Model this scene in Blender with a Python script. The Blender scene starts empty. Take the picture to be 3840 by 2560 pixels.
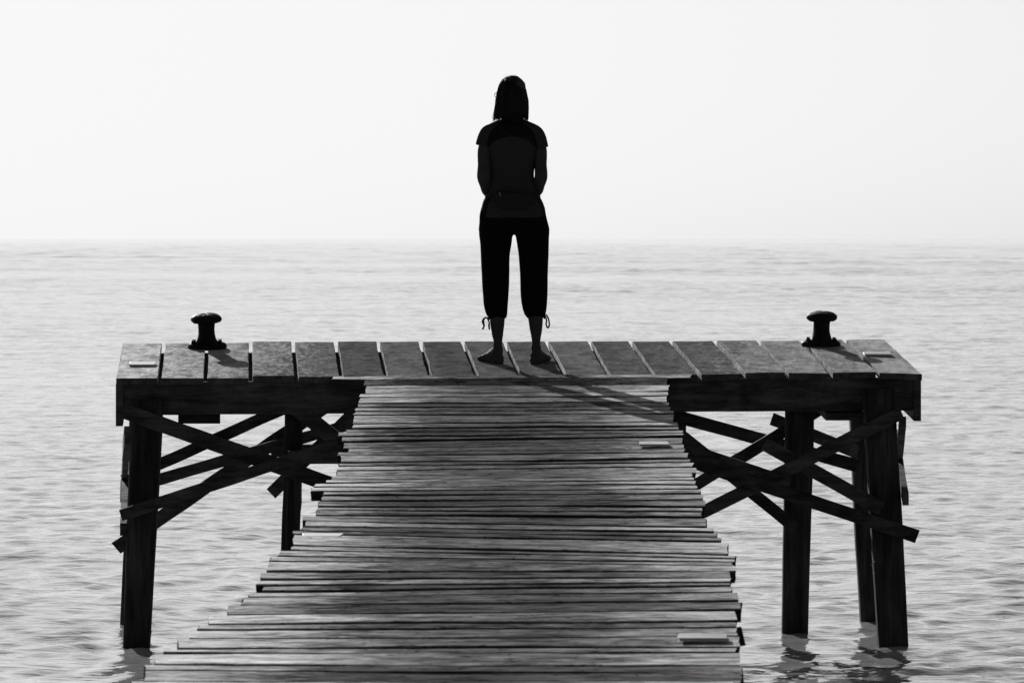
import bpy, bmesh, math, random
import numpy as np
from mathutils import Vector, noise as mnoise
from mathutils.bvhtree import BVHTree

R = math.radians
sc = bpy.context.scene
col = sc.collection
rng = random.Random(7)

# ------------------------------------------------------------------ camera
H = 2.27                      # eye height above the water
F = 18743.0                   # focal length in pixels of the 3840 px wide photograph
cam_d = bpy.data.cameras.new("camera")
cam = bpy.data.objects.new("camera", cam_d)
col.objects.link(cam)
cam.location = (0, 0, H)
cam.rotation_euler = (R(90), 0, 0)
cam_d.sensor_width = 36
cam_d.lens = F * 36 / 3840
cam_d.shift_y = -383 / 3840
cam_d.clip_start = 0.1
cam_d.clip_end = 120000
cam_d.dof.use_dof = True
cam_d.dof.focus_distance = 28.4
cam_d.dof.aperture_fstop = 16.0
sc.camera = cam

# ------------------------------------------------------------------ light
SUN_EL, SUN_AZ = 18.5, -16.5          # degrees; azimuth measured from +Y, negative to the left
SUN_STR, SKY_STR = 5.0, 0.05
sc.view_settings.view_transform = 'Standard'
sc.view_settings.look = 'None'
sc.view_settings.gamma = 1.0
sc.view_settings.exposure = 0.24

w = bpy.data.worlds.new("World")
sc.world = w
w.use_nodes = True
nt = w.node_tree
nt.nodes.clear()
sky = nt.nodes.new("ShaderNodeTexSky")
sky.sky_type = 'NISHITA'
sky.sun_disc = False
sky.sun_elevation = R(SUN_EL)
sky.sun_rotation = R(SUN_AZ)
sky.altitude = 0
sky.air_density = 0.4
sky.dust_density = 2.0
sky.ozone_density = 1.0
bw = nt.nodes.new("ShaderNodeRGBToBW")      # a black and white photograph
bg = nt.nodes.new("ShaderNodeBackground")
bg.inputs['Strength'].default_value = SKY_STR
wo = nt.nodes.new("ShaderNodeOutputWorld")
nt.links.new(sky.outputs[0], bw.inputs[0])
# highlight shoulder: the bright side of the sky levels off as it does on the photograph
def wm(op, a, b):
    n = nt.nodes.new("ShaderNodeMath"); n.operation = op
    for k, v in ((0, a), (1, b)):
        if isinstance(v, (int, float)): n.inputs[k].default_value = v
        else: nt.links.new(v, n.inputs[k])
    return n.outputs[0]
e_ = wm('POWER', 2.718, wm('MULTIPLY', bw.outputs[0], -1 / 8.0))
nt.links.new(wm('MULTIPLY', wm('SUBTRACT', 1.0, e_), 16.0), bg.inputs['Color'])
nt.links.new(bg.outputs[0], wo.inputs[0])

sun_d = bpy.data.lights.new("sun", 'SUN')
sun_d.energy = SUN_STR
sun_d.angle = R(0.5)
sun_d.color = (1, 1, 1)
sun = bpy.data.objects.new("sun", sun_d)
col.objects.link(sun)
sdir = Vector((math.sin(R(SUN_AZ)) * math.cos(R(SUN_EL)), math.cos(R(SUN_AZ)) * math.cos(R(SUN_EL)), math.sin(R(SUN_EL))))
sun.rotation_euler = sdir.to_track_quat('Z', 'Y').to_euler()
sun.location = sdir * 60 + Vector((0, 28, 0))


# ------------------------------------------------------------------ helpers
def P(px, py, Y):
    """a point of the photograph (3840 px wide) that stands Y metres away"""
    return Vector(((px - 1920) * Y / F, Y, H - (py - 897) * Y / F))


def tag(o, label=None, cat=None, group=None, kind=None):
    if label: o['label'] = label
    if cat: o['category'] = cat
    if group: o['group'] = group
    if kind: o['kind'] = kind
    return o


def empty(name, loc, label, cat, group=None):
    o = bpy.data.objects.new(name, None)
    col.objects.link(o)
    o.location = loc
    o.empty_display_size = 0.2
    return tag(o, label, cat, group)


def build(name, verts, faces, mat, parent=None, smooth=False, mats=None, fmat=None):
    off = parent_loc(parent)
    me = bpy.data.meshes.new(name)
    me.from_pydata([tuple(Vector(v) - off) for v in verts], [], faces)
    for m in (mats or [mat]):
        me.materials.append(m)
    if fmat:
        for p, k in zip(me.polygons, fmat): p.material_index = k
    if smooth:
        me.polygons.foreach_set('use_smooth', [True] * len(me.polygons))
    bm = bmesh.new(); bm.from_mesh(me)
    bmesh.ops.recalc_face_normals(bm, faces=bm.faces)
    bm.to_mesh(me); bm.free()
    o = bpy.data.objects.new(name, me)
    col.objects.link(o)
    if parent: o.parent = parent
    return o


def parent_loc(p):
    v = Vector((0, 0, 0))
    while p:
        v += Vector(p.location); p = p.parent
    return v


class MB:
    def __init__(s): s.v = []; s.f = []
    def add(s, vs, fs):
        n = len(s.v); s.v += [Vector(v) for v in vs]; s.f += [tuple(i + n for i in f) for f in fs]
    def rings(s, rings, cap=True):
        n = len(rings[0]); vs = [p for r in rings for p in r]; fs = []
        for k in range(len(rings) - 1):
            for i in range(n):
                j = (i + 1) % n
                fs.append((k * n + i, k * n + j, (k + 1) * n + j, (k + 1) * n + i))
        if cap:
            fs.append(tuple(range(n - 1, -1, -1)))
            fs.append(tuple((len(rings) - 1) * n + i for i in range(n)))
        s.add(vs, fs)
    def tube(s, pts, rad, n=8, sub=1, round_ends=True):
        pts = [Vector(p) for p in pts]
        rad = list(rad) if hasattr(rad, '__len__') else [rad] * len(pts)
        if sub > 1:
            T = np.arange(len(pts)); tt = np.linspace(0, len(pts) - 1, (len(pts) - 1) * sub + 1)
            pts2 = [cr(pts, t) for t in tt]
            rad = list(np.interp(tt, T, rad)); pts = pts2
        if round_ends:
            d0 = (pts[0] - pts[1]).normalized(); d1 = (pts[-1] - pts[-2]).normalized()
            pre = [(pts[0] + d0 * rad[0] * q, rad[0] * math.sqrt(max(0.02, 1 - q * q))) for q in (.97, .75, .4)]
            post = [(pts[-1] + d1 * rad[-1] * q, rad[-1] * math.sqrt(max(0.02, 1 - q * q))) for q in (.4, .75, .97)]
            pts = [a for a, _ in pre] + pts + [a for a, _ in post]
            rad = [b for _, b in pre] + rad + [b for _, b in post]
        rings = []
        ref = None
        for i, p in enumerate(pts):
            t = (pts[min(i + 1, len(pts) - 1)] - pts[max(i - 1, 0)]).normalized()
            if ref is None:
                ref = Vector((0, 0, 1)) if abs(t.z) < .8 else Vector((1, 0, 0))
            u = (ref - t * ref.dot(t)).normalized(); v = t.cross(u); ref = u
            rings.append([p + (u * math.cos(a) + v * math.sin(a)) * rad[i] for a in [2 * math.pi * k / n for k in range(n)]])
        s.rings(rings)
    def box(s, c, hx, hy, hz):
        vs = [Vector(c) + Vector((sx * hx, sy * hy, sz * hz)) for sx in (-1, 1) for sy in (-1, 1) for sz in (-1, 1)]
        s.add(vs, [(0, 1, 3, 2), (4, 6, 7, 5), (0, 4, 5, 1), (2, 3, 7, 6), (0, 2, 6, 4), (1, 5, 7, 3)])
    def build(s, name, mat, parent=None, smooth=False):
        return build(name, s.v, s.f, mat, parent, smooth)


def cr(p, t):
    i = min(int(t), len(p) - 2); u = t - i
    a, b, c, d = p[max(i - 1, 0)], p[i], p[i + 1], p[min(i + 2, len(p) - 1)]
    return 0.5 * ((2 * b) + (c - a) * u + (2 * a - 5 * b + 4 * c - d) * u * u + (3 * b - a - 3 * c + d) * u ** 3)


def nz(x, y=0.0, z=0.0): return mnoise.noise(Vector((x, y, z)))


# ------------------------------------------------------------------ materials
def material(name):
    m = bpy.data.materials.new(name); m.use_nodes = True
    t = m.node_tree
    return m, t, t.nodes['Principled BSDF']


def N(t, kind, **kw):
    n = t.nodes.new(kind)
    for k, v in kw.items():
        if k in n.inputs: n.inputs[k].default_value = v
        else: setattr(n, k, v)
    return n


def ramp(t, src, stops):
    r = t.nodes.new("ShaderNodeValToRGB")
    e = r.color_ramp.elements
    while len(e) < len(stops): e.new(0.5)
    for q, (p, c) in zip(e, stops):
        q.position = p; q.color = (c, c, c, 1)
    t.links.new(src, r.inputs[0])
    return r.outputs[0]


def math_n(t, op, a, b):
    n = t.nodes.new("ShaderNodeMath"); n.operation = op
    for k, v in ((0, a), (1, b)):
        if isinstance(v, (int, float)): n.inputs[k].default_value = v
        else: t.links.new(v, n.inputs[k])
    return n.outputs[0]


def wood(name, streak, fine, blotch, lo, hi, tone=.2, rough=.6, bump=.4, spec=.25, crack=True, dirt=.0, vignette_tone=None, wscale=1, mixw=(.5, .2, .3), knots=False):
    """weathered timber: streaks along the board, fine grain, blotches, dark cracks, a tone per board"""
    m, t, b = material(name)
    tc = N(t, "ShaderNodeTexCoord"); oi = N(t, "ShaderNodeObjectInfo")
    cmb = N(t, "ShaderNodeCombineXYZ")
    r = math_n(t, 'MULTIPLY', oi.outputs['Random'], 37.0)
    for k in range(3): t.links.new(r, cmb.inputs[k])
    add = N(t, "ShaderNodeVectorMath", operation='ADD')
    t.links.new(tc.outputs['Object'], add.inputs[0]); t.links.new(cmb.outputs[0], add.inputs[1])
    def noise_at(sc_, detail, rgh=.6, dist=0.0):
        mp = N(t, "ShaderNodeMapping"); mp.inputs['Scale'].default_value = sc_
        t.links.new(add.outputs[0], mp.inputs['Vector'])
        n = N(t, "ShaderNodeTexNoise"); n.inputs['Scale'].default_value = 1.0
        n.inputs['Detail'].default_value = detail; n.inputs['Roughness'].default_value = rgh
        n.inputs['Distortion'].default_value = dist
        t.links.new(mp.outputs[0], n.inputs['Vector'])
        return n.outputs[0]
    st = noise_at(streak, 7, .68, .5)
    fi = noise_at(fine, 4, .7, .2)
    bl = noise_at(blotch, 6, .65, .4)
    mix = math_n(t, 'ADD', math_n(t, 'MULTIPLY', st, mixw[0]), math_n(t, 'ADD', math_n(t, 'MULTIPLY', fi, mixw[1]), math_n(t, 'MULTIPLY', bl, mixw[2])))
    c = ramp(t, mix, [(.40, lo), (.475, lo + (hi - lo) * .28), (.53, lo + (hi - lo) * .62), (.59, hi)])
    tone_v = math_n(t, 'ADD', math_n(t, 'MULTIPLY', oi.outputs['Random'], 2 * tone), 1 - tone)
    v = math_n(t, 'MULTIPLY', c, tone_v)
    if vignette_tone:       # darker middle, lighter ends: vignette tone painted into the wood colour
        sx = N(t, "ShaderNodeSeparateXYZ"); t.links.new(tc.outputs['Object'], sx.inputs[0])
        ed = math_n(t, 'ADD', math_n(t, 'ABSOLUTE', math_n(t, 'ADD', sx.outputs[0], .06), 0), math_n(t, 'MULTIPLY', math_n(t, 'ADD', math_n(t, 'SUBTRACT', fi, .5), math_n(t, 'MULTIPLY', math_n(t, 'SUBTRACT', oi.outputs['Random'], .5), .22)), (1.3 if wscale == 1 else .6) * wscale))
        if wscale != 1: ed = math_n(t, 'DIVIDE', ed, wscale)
        wr = ramp(t, ed, vignette_tone)
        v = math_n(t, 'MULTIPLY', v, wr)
    if dirt:
        dk = ramp(t, bl, [(.33, 1 - dirt), (.43, 1.0)])
        v = math_n(t, 'MULTIPLY', v, dk)
    if knots:
        mp = N(t, "ShaderNodeMapping"); mp.inputs['Scale'].default_value = (3.2, 4.5, 4.5)
        t.links.new(add.outputs[0], mp.inputs['Vector'])
        vo = N(t, "ShaderNodeTexVoronoi"); vo.inputs['Scale'].default_value = 1.0
        t.links.new(mp.outputs[0], vo.inputs['Vector'])
        sepc = N(t, "ShaderNodeSeparateColor"); t.links.new(vo.outputs['Color'], sepc.inputs[0])
        rad = math_n(t, 'DIVIDE', vo.outputs['Distance'], math_n(t, 'ADD', math_n(t, 'MULTIPLY', sepc.outputs[0], .13), .001))
        v = math_n(t, 'MULTIPLY', v, ramp(t, rad, [(.6, .15), (1.0, 1.0)]))
    if crack:
        ck = noise_at(tuple(q * .8 for q in streak), 3, .5, .2)
        cc = ramp(t, math_n(t, 'ABSOLUTE', math_n(t, 'SUBTRACT', ck, .5), 0), [(.0, .2), (.005, .4), (.013, 1.0)])
        v = math_n(t, 'MULTIPLY', v, cc)
    t.links.new(v, b.inputs['Base Color'])
    t.links.new(ramp(t, mix, [(.38, min(1, rough + .2)), (.6, rough - .08)]), b.inputs['Roughness'])
    sp = ramp(t, mix, [(.4, spec * .15), (.6, spec)])
    if vignette_tone: sp = math_n(t, 'MULTIPLY', sp, ramp(t, ed, [(vignette_tone[1][0], 0.0), (vignette_tone[-1][0], 1.0)]))
    t.links.new(sp, b.inputs['Specular IOR Level'])
    bp = N(t, "ShaderNodeBump"); bp.inputs['Strength'].default_value = bump; bp.inputs['Distance'].default_value = .006
    t.links.new(math_n(t, 'ADD', st, math_n(t, 'MULTIPLY', fi, .6)), bp.inputs['Height']); t.links.new(bp.outputs[0], b.inputs['Normal'])
    return m


def plain(name, c, rough=.7, spec=.3, var=.3, scale=20, bump=.0, dist=.003):
    m, t, b = material(name)
    tc = N(t, "ShaderNodeTexCoord")
    n = N(t, "ShaderNodeTexNoise"); n.inputs['Scale'].default_value = scale; n.inputs['Detail'].default_value = 5
    t.links.new(tc.outputs['Object'], n.inputs['Vector'])
    t.links.new(ramp(t, n.outputs[0], [(.3, c * (1 - var)), (.7, c * (1 + var))]), b.inputs['Base Color'])
    b.inputs['Roughness'].default_value = rough
    b.inputs['Specular IOR Level'].default_value = spec
    if bump:
        bp = N(t, "ShaderNodeBump"); bp.inputs['Strength'].default_value = bump; bp.inputs['Distance'].default_value = dist
        t.links.new(n.outputs[0], bp.inputs['Height']); t.links.new(bp.outputs[0], b.inputs['Normal'])
    return m


M = {}
M['walk'] = wood('weathered_walkway_wood', (4.5, 10, 10), (9, 45, 45), (6, 9, 9), .095, .48, tone=.36, knots=True, rough=.62, bump=.6, spec=.06, vignette_tone=[(.15, .52), (.48, .64), (.70, .95), (.92, 1.3)])
M['deck'] = wood('weathered_platform_wood', (13, 4, 13), (34, 9, 34), (8, 9, 8), .24, .48, tone=.22, mixw=(.42, .22, .36), crack=False, rough=.7, bump=.5, spec=.05, dirt=.35, vignette_tone=[(.30, .46), (.55, .58), (.80, .75), (.98, 1.0)], wscale=2.2)
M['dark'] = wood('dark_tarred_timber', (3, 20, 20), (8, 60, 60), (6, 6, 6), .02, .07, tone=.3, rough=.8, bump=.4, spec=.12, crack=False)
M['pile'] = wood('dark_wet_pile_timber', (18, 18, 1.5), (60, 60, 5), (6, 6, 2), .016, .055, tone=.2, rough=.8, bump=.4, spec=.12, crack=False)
M['walk_edge'] = wood('shaded_plank_edges', (2.6, 13, 13), (9, 70, 70), (4.5, 16, 16), .012, .035, tone=.2, rough=.9, bump=.4, spec=.0, crack=False)  # near-black plank fronts and ends: shade of the gaps painted in
M['deck_edge'] = wood('shaded_end_grain', (14, 5, 14), (60, 22, 60), (17, 9, 17), .03, .09, tone=.1, rough=.9, bump=.4, spec=.0, crack=False)  # dark end grain, deepened with painted shade on the board ends
M['deck_side'] = wood('sunlit_board_sides', (14, 5, 14), (60, 22, 60), (17, 9, 17),   .25, .60, tone=.1, rough=.95, bump=.5, spec=.0, crack=False)  # paler than the board tops: sunlight painted into the side colour
M['batten'] = wood('pale_new_wood', (4, 20, 20), (12, 60, 60), (10, 10, 10), .36, .56, tone=.1, rough=.5, bump=.2, spec=.3, crack=False)
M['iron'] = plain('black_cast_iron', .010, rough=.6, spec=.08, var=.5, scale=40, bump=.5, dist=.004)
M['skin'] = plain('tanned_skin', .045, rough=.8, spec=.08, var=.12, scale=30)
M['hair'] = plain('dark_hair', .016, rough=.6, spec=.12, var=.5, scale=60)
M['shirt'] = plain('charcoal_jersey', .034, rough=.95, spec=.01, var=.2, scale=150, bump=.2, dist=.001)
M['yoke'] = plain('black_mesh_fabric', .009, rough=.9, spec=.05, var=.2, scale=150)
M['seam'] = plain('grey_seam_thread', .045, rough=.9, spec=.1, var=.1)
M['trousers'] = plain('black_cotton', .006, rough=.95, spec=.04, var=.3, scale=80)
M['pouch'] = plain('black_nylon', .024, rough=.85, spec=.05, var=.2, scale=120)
M['metal'] = plain('grey_metal', .15, rough=.3, spec=.5, var=.1)
M['cord'] = plain('pale_cord', .16, rough=.7, spec=.2, var=.15)
M['nail'] = plain('rusty_nail', .02, rough=.6, spec=.3)


def water_material():
    m, t, b = material('sea_water')
    b.inputs['Base Color'].default_value = (.36, .36, .36, 1)      # shallow water over pale sand
    b.inputs['Roughness'].default_value = .04
    b.inputs['IOR'].default_value = 1.333
    tc = N(t, "ShaderNodeTexCoord")
    def nn(sx, sy, detail, rgh, dist=0.0):
        mp = N(t, "ShaderNodeMapping"); mp.inputs['Scale'].default_value = (sx, sy, 1)
        t.links.new(tc.outputs['Object'], mp.inputs['Vector'])
        n = N(t, "ShaderNodeTexNoise"); n.inputs['Scale'].default_value = 1
        n.inputs['Detail'].default_value = detail; n.inputs['Roughness'].default_value = rgh
        n.inputs['Distortion'].default_value = dist
        t.links.new(mp.outputs[0], n.inputs['Vector'])
        return n.outputs[0]
    h = math_n(t, 'MULTIPLY', nn(.9, 1.2, 5, .52, .15), .050)
    h = math_n(t, 'ADD', h, math_n(t, 'MULTIPLY', nn(4.5, 8, 2, .55, .2), .016))
    bp = N(t, "ShaderNodeBump"); bp.inputs['Strength'].default_value = 1.0; bp.inputs['Distance'].default_value = 1.0
    t.links.new(h, bp.inputs['Height']); t.links.new(bp.outputs[0], b.inputs['Normal'])
    return m


# ------------------------------------------------------------------ the sea
WAVE = .0012


def water():
    ys = [19.0]
    while ys[-1] < 7000: ys.append(ys[-1] + .042 * (min(ys[-1], 300) / 19) ** .66 * max(1, ys[-1] / 300) ** 1.25)
    while ys[-1] < 90000: ys.append(ys[-1] + (ys[-1] - ys[-2]) * 1.25)
    d = .05
    while ys[0] > -3000: d *= 1.3; ys.insert(0, ys[0] - d)
    ys = np.array(ys)
    u = list(np.linspace(-1, 1, 481))
    d = u[1] - u[0]; tail = []
    v = 1.0
    while v < 12: d *= 1.35; v += d; tail.append(v)
    u = np.array([-q for q in tail[::-1]] + u + tail)
    wid = 7 + .15 * np.maximum(ys, 0)
    far = np.where(np.abs(u) > 1, np.sign(u) * ((np.abs(u) - 1) / 11.0) ** 2 * 60000, 0)
    X = u[None, :] * wid[:, None] + far[None, :]
    Y = ys[:, None] * np.ones_like(X)
    dx = np.gradient(X, axis=1); dy = np.gradient(ys)[:, None] * np.ones_like(X)
    X = X.astype(np.float32); Y = Y.astype(np.float32); dx = dx.astype(np.float32); dy = dy.astype(np.float32)
    r = np.random.RandomState(3)
    Z = np.zeros_like(X)
    for k in range(165):
        lam = .20 * (30.0 / .20) ** (r.rand() ** 1.25)
        th = r.normal(0, 1.0 if lam < 2.0 else .9) + math.pi * .5 + .2
        kx, ky = 2 * math.pi / lam * math.cos(th), 2 * math.pi / lam * math.sin(th)
        amp = lam * WAVE * (0.5 + r.rand()) * (3.0 if lam < .6 else 1.0 if lam < 1.6 else .75)
        need = np.maximum(dx * (abs(math.cos(th)) + .15), dy * abs(math.sin(th)))
        fade = np.clip((lam * .42 - need) / (lam * .2), 0, 1)
        rows = np.nonzero(fade.max(axis=1) > 0)[0]
        if len(rows) == 0: continue
        a0, a1 = rows[0], rows[-1] + 1
        wv = amp * fade[a0:a1] * np.sin(kx * X[a0:a1] + ky * Y[a0:a1] + r.rand() * 6.283)
        if lam < 2.5:      # ripples come in patches
            g = 2 * math.pi / (lam * r.uniform(5, 9)); ga = r.rand() * 6.283
            wv *= np.clip(.55 + .9 * np.sin(g * (math.cos(ga) * X[a0:a1] + math.sin(ga) * Y[a0:a1]) + r.rand() * 6.283), 0, 2)
        if lam > 5: wv *= np.clip((Y[a0:a1] / 500) ** 1.1, .03, 1.0)
        elif lam >= 1.6: wv *= np.clip((Y[a0:a1] / 220) ** .6, .25, 1.6)      # rougher offshore, sheltered by the pier
        elif lam > .6: wv *= np.clip((Y[a0:a1] / 80) ** .6, .38, 1.5)
        Z[a0:a1] += wv
    px_, py_ = X / 17.0, Y / 45.0       # gusts roughen some patches and leave others calm
    Z *= np.clip(1 + .28 * np.sin(px_ + 1.3 * np.sin(py_ * 1.7 + .4)) + .28 * np.sin(py_ * 2.3 + 1.1 * np.sin(px_ * .63) + 2), .45, 1.6)
    xs = u
    nx, ny = len(xs), len(ys)
    V = np.stack([X.ravel(), Y.ravel(), Z.ravel()], 1)
    i = np.arange((ny - 1) * (nx - 1)); rr, cc = i // (nx - 1), i % (nx - 1)
    a = rr * nx + cc
    Fq = np.stack([a, a + 1, a + nx + 1, a + nx], 1)
    me = bpy.data.meshes.new('water')
    me.vertices.add(len(V)); me.vertices.foreach_set('co', V.ravel().astype(np.float32))
    me.loops.add(Fq.size); me.loops.foreach_set('vertex_index', Fq.ravel().astype(np.int32))
    me.polygons.add(len(Fq)); me.polygons.foreach_set('loop_start', (np.arange(len(Fq)) * 4).astype(np.int32))
    me.polygons.foreach_set('use_smooth', np.ones(len(Fq), dtype=bool))
    me.update(calc_edges=True)
    me.materials.append(water_material())
    o = bpy.data.objects.new('water', me); col.objects.link(o)
    tag(o, 'calm pale sea with small dark ripples reaching the horizon', 'sea', kind='structure')


water()


# ------------------------------------------------------------------ planks
def plank(name, bl, br, fl, fr, th, mat, parent, along_lr=True, seed=0, warp=.003, wav=.006, rag=.01, bev=.004, n=14, label=None, edges=None):
    """a board from the four corners of its top face (back/front, left/right), with wavy worn edges"""
    rr = random.Random(seed)
    o1, o2 = rr.random() * 100, rr.random() * 100
    dn = Vector((0, 0, -th))
    if along_lr: A0, A1, B0, B1 = bl, br, fl, fr
    else: A0, A1, B0, B1 = bl, fl, br, fr
    L = (A1 - A0).length
    rings = []
    rg = [rr.uniform(-1, 1) * rag for _ in range(16)]
    for k in range(n + 1):
        s = k / n
        a = A0.lerp(A1, s); b = B0.lerp(B1, s)
        ax = (A1 - A0).normalized()
        c = (b - a).normalized()
        a = a + c * nz(o1 + s * L * 2.5) * wav; b = b + c * nz(o2 + s * L * 2.5) * wav
        up = Vector((0, 0, nz(o1 + s * L * 1.3, 5) * warp)); up2 = Vector((0, 0, nz(o1 + s * L * 1.3, 9) * warp))
        cup = Vector((0, 0, nz(o1 + s * L * .8, 3) * warp * .6))
        bb = bev * (1 + .8 * nz(o2 + s * L * 6))
        bz = Vector((0, 0, -bb))
        w_ = (b - a).length
        pts = [a + up + bz, a + up + c * bb, a.lerp(b, .5) + (up + up2) * .5 + cup, b + up2 - c * bb, b + up2 + bz, b + up2 + dn, a + up + dn]
        if k in (0, n):
            for q in range(len(pts)): pts[q] = pts[q] + ax * rg[q + (8 if k else 0)]
        rings.append(pts)
    mb = MB(); mb.rings(rings)
    o = mb.build(name, mat, parent)
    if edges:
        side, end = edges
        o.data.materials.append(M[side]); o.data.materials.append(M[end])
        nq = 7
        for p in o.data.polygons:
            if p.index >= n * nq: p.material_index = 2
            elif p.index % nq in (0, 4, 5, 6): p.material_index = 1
    if label: o['label'] = label
    return o


# ------------------------------------------------------------------ the walkway
KY = 1.6327
wy = np.array([870, 975, 1100, 1270, 1400, 1568]) - 870.0
ww = np.array([702, 765, 865, 1040, 1190, 1370.0])
WC = np.polyfit(wy, ww, 2)


def walkY(y):
    t = y / KY - 870
    return 27.82 * 702 / float(np.polyval(WC, t))


walk = empty('wooden_walkway', (0, 28.0, 0), 'long weathered plank walkway with ragged edges leading out to the platform', 'walkway')
# plank edges seen along the left side: rear y, front y, left end (photograph pixels)
def cA(l): return [(1400 + a / 2.767, 1400 + b / 2.767, 1150 + x / 2.767) for a, b, x in l]
def cC(l): return [(1750 + a / 2.767, 1750 + b / 2.767, 1000 + x / 2.767) for a, b, x in l]
def cE(l): return [(2100 + a / 2.352, 2100 + b / 2.352, 500 + x / 2.352) for a, b, x in l]
PL = cA([(70, 127, 592), (129, 203, 608), (211, 243, 545), (246, 303, 545), (306, 347, 530), (358, 386, 500), (389, 425, 486),
         (428, 514, 485), (521, 560, 477), (566, 604, 408), (608, 646, 330), (654, 696, 365), (703, 774, 376), (777, 812, 432),
         (817, 848, 322), (851, 914, 350), (918, 954, 334), (959, 998, 320), (1002, 1062, 306), (1065, 1099, 250)]) + \
     cC([(136, 160, 610), (163, 204, 490), (209, 247, 455), (257, 288, 585), (296, 345, 565), (348, 402, 535), (405, 445, 520),
         (452, 489, 512), (498, 552, 380), (562, 605, 388), (609, 655, 352), (663, 691, 268), (697, 796, 270), (805, 855, 250),
         (859, 914, 120), (920, 968, 36), (974, 1068, 10)]) + \
     cE([(92, 158, 1120), (168, 212, 1088), (226, 262, 1132), (268, 318, 1020), (321, 388, 962), (396, 470, 830), (476, 552, 660),
         (557, 604, 572), (614, 685, 495), (688, 768, 390), (771, 815, 262), (818, 910, 180), (914, 964, 102), (971, 1060, 106)])
sl = np.array([(1423, -5), (1474, -7), (1525, -3), (1586, -7), (1634, -12), (1652, -22), (1693, -13), (1745, -15), (1797, -11), (1840, -9),
               (1855, -8), (1927, 5), (1950, 23), (1987, 23), (2000, 27), (2038, 38), (2081, 25), (2137, 1), (2190, -12), (2211, -20),
               (2265, -18), (2300, -15), (2357, -9), (2426, -9), (2510, 11), (2560, 6)], float)
rx = [(1400 + y / 2.767, 1900 + x / 2.767) for y, x in
      [(62, 1660), (110, 1702), (150, 1680), (185, 1680), (205, 1668), (260, 1688), (300, 1692), (340, 1715), (400, 1737), (450, 1745), (500, 1762),
       (570, 1782), (620, 1820), (645, 1825), (700, 1842), (770, 1852), (830, 1876), (900, 1896), (915, 1926), (960, 1972), (1000, 1960), (1030, 1925)]] + \
     [(1750 + y / 2.767, 1950 + x / 2.767) for y, x in
      [(100, 1800), (168, 1802), (180, 1846), (215, 1846), (225, 1880), (270, 1882), (290, 1896), (500, 1896), (512, 1930), (545, 1932), (590, 1974),
       (620, 1976), (630, 1996), (655, 1997), (690, 2012), (705, 2034), (725, 2036), (740, 2080), (780, 2082), (800, 2155), (920, 2156), (930, 2225),
       (990, 2232), (1010, 2215), (1050, 2230)]] + \
     [(2100 + y / 2.352, 1850 + x / 2.352) for y, x in
      [(60, 2080), (100, 2072), (160, 2090), (210, 2106), (265, 2116), (300, 2172), (340, 2176), (352, 2204), (420, 2206), (440, 2182), (490, 2142),
       (540, 2156), (600, 2146), (700, 2156), (800, 2152), (850, 2172), (990, 2190), (1010, 2200), (1080, 2203)]]
rxa = np.array(rx)
zoff = {}
for i, (yt, yb, xl) in enumerate(PL):
    if i == 0: yt = 1417.0
    if yb - yt > 13: yt += (3.4, 2.2, 5.5, 2.8, 3.2, 6.0, 2.4)[i % 7]
    def sl_at(y): return float(np.interp(y, sl[:, 0], sl[:, 1]))
    st, sb = sl_at(yt), sl_at(yb)
    Yt, Yb = walkY(yt + st / 2), walkY(yb + sb / 2)
    if i == 0: Yt = 27.81
    ym = (yt + yb + st + sb) / 2
    xr = float(np.interp(ym, rxa[:, 0], rxa[:, 1])) + rng.uniform(-9, 7)
    if Yt - Yb < .09: Yt = Yb + .09
    plank('plank', P(xl + rng.uniform(2, 6), yt, Yt), P(xr, yt + st, Yt), P(xl, yb, Yb), P(xr, yb + sb, Yb), .045, M['walk'], walk,
          seed=100 + i, warp=.006, wav=.012, rag=.005, bev=.004, n=22, edges=('walk_edge', 'walk_edge'))
# the walkway runs on towards the shore below the frame
y0 = PL[-1][1]; Yl = walkY(y0)
zl = P(1920, y0, Yl).z
for i in range(16):
    Yb, Yt = Yl - .29 * (i + 1), Yl - .29 * i - .015
    xc = -.22 - .006 * i
    za, zb = zl - .02 * (Yl - Yt), zl - .02 * (Yl - Yb)
    plank('plank', Vector((xc - .86, Yt, za)), Vector((xc + .87 + rng.uniform(-.03, .03), Yt, za)), Vector((xc - .86, Yb, zb)), Vector((xc + .87, Yb, zb)), .045,
          M['walk'], walk, seed=300 + i, n=8, edges=('walk_edge', 'walk_edge'))
# the plank that bridges walkway and platform
TP = [(1238, 1410), (1500, 1409), (1900, 1407), (2300, 1405), (2598, 1403)]
plank('plank', P(1242, 1410, 27.99), P(2596, 1402, 28.03), P(1238, 1421, 27.86), P(2590, 1414, 27.90), .03, M['walk'], walk, seed=55, warp=.004, wav=.012, rag=.02, n=24, edges=('walk_edge', 'walk_edge'))
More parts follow.
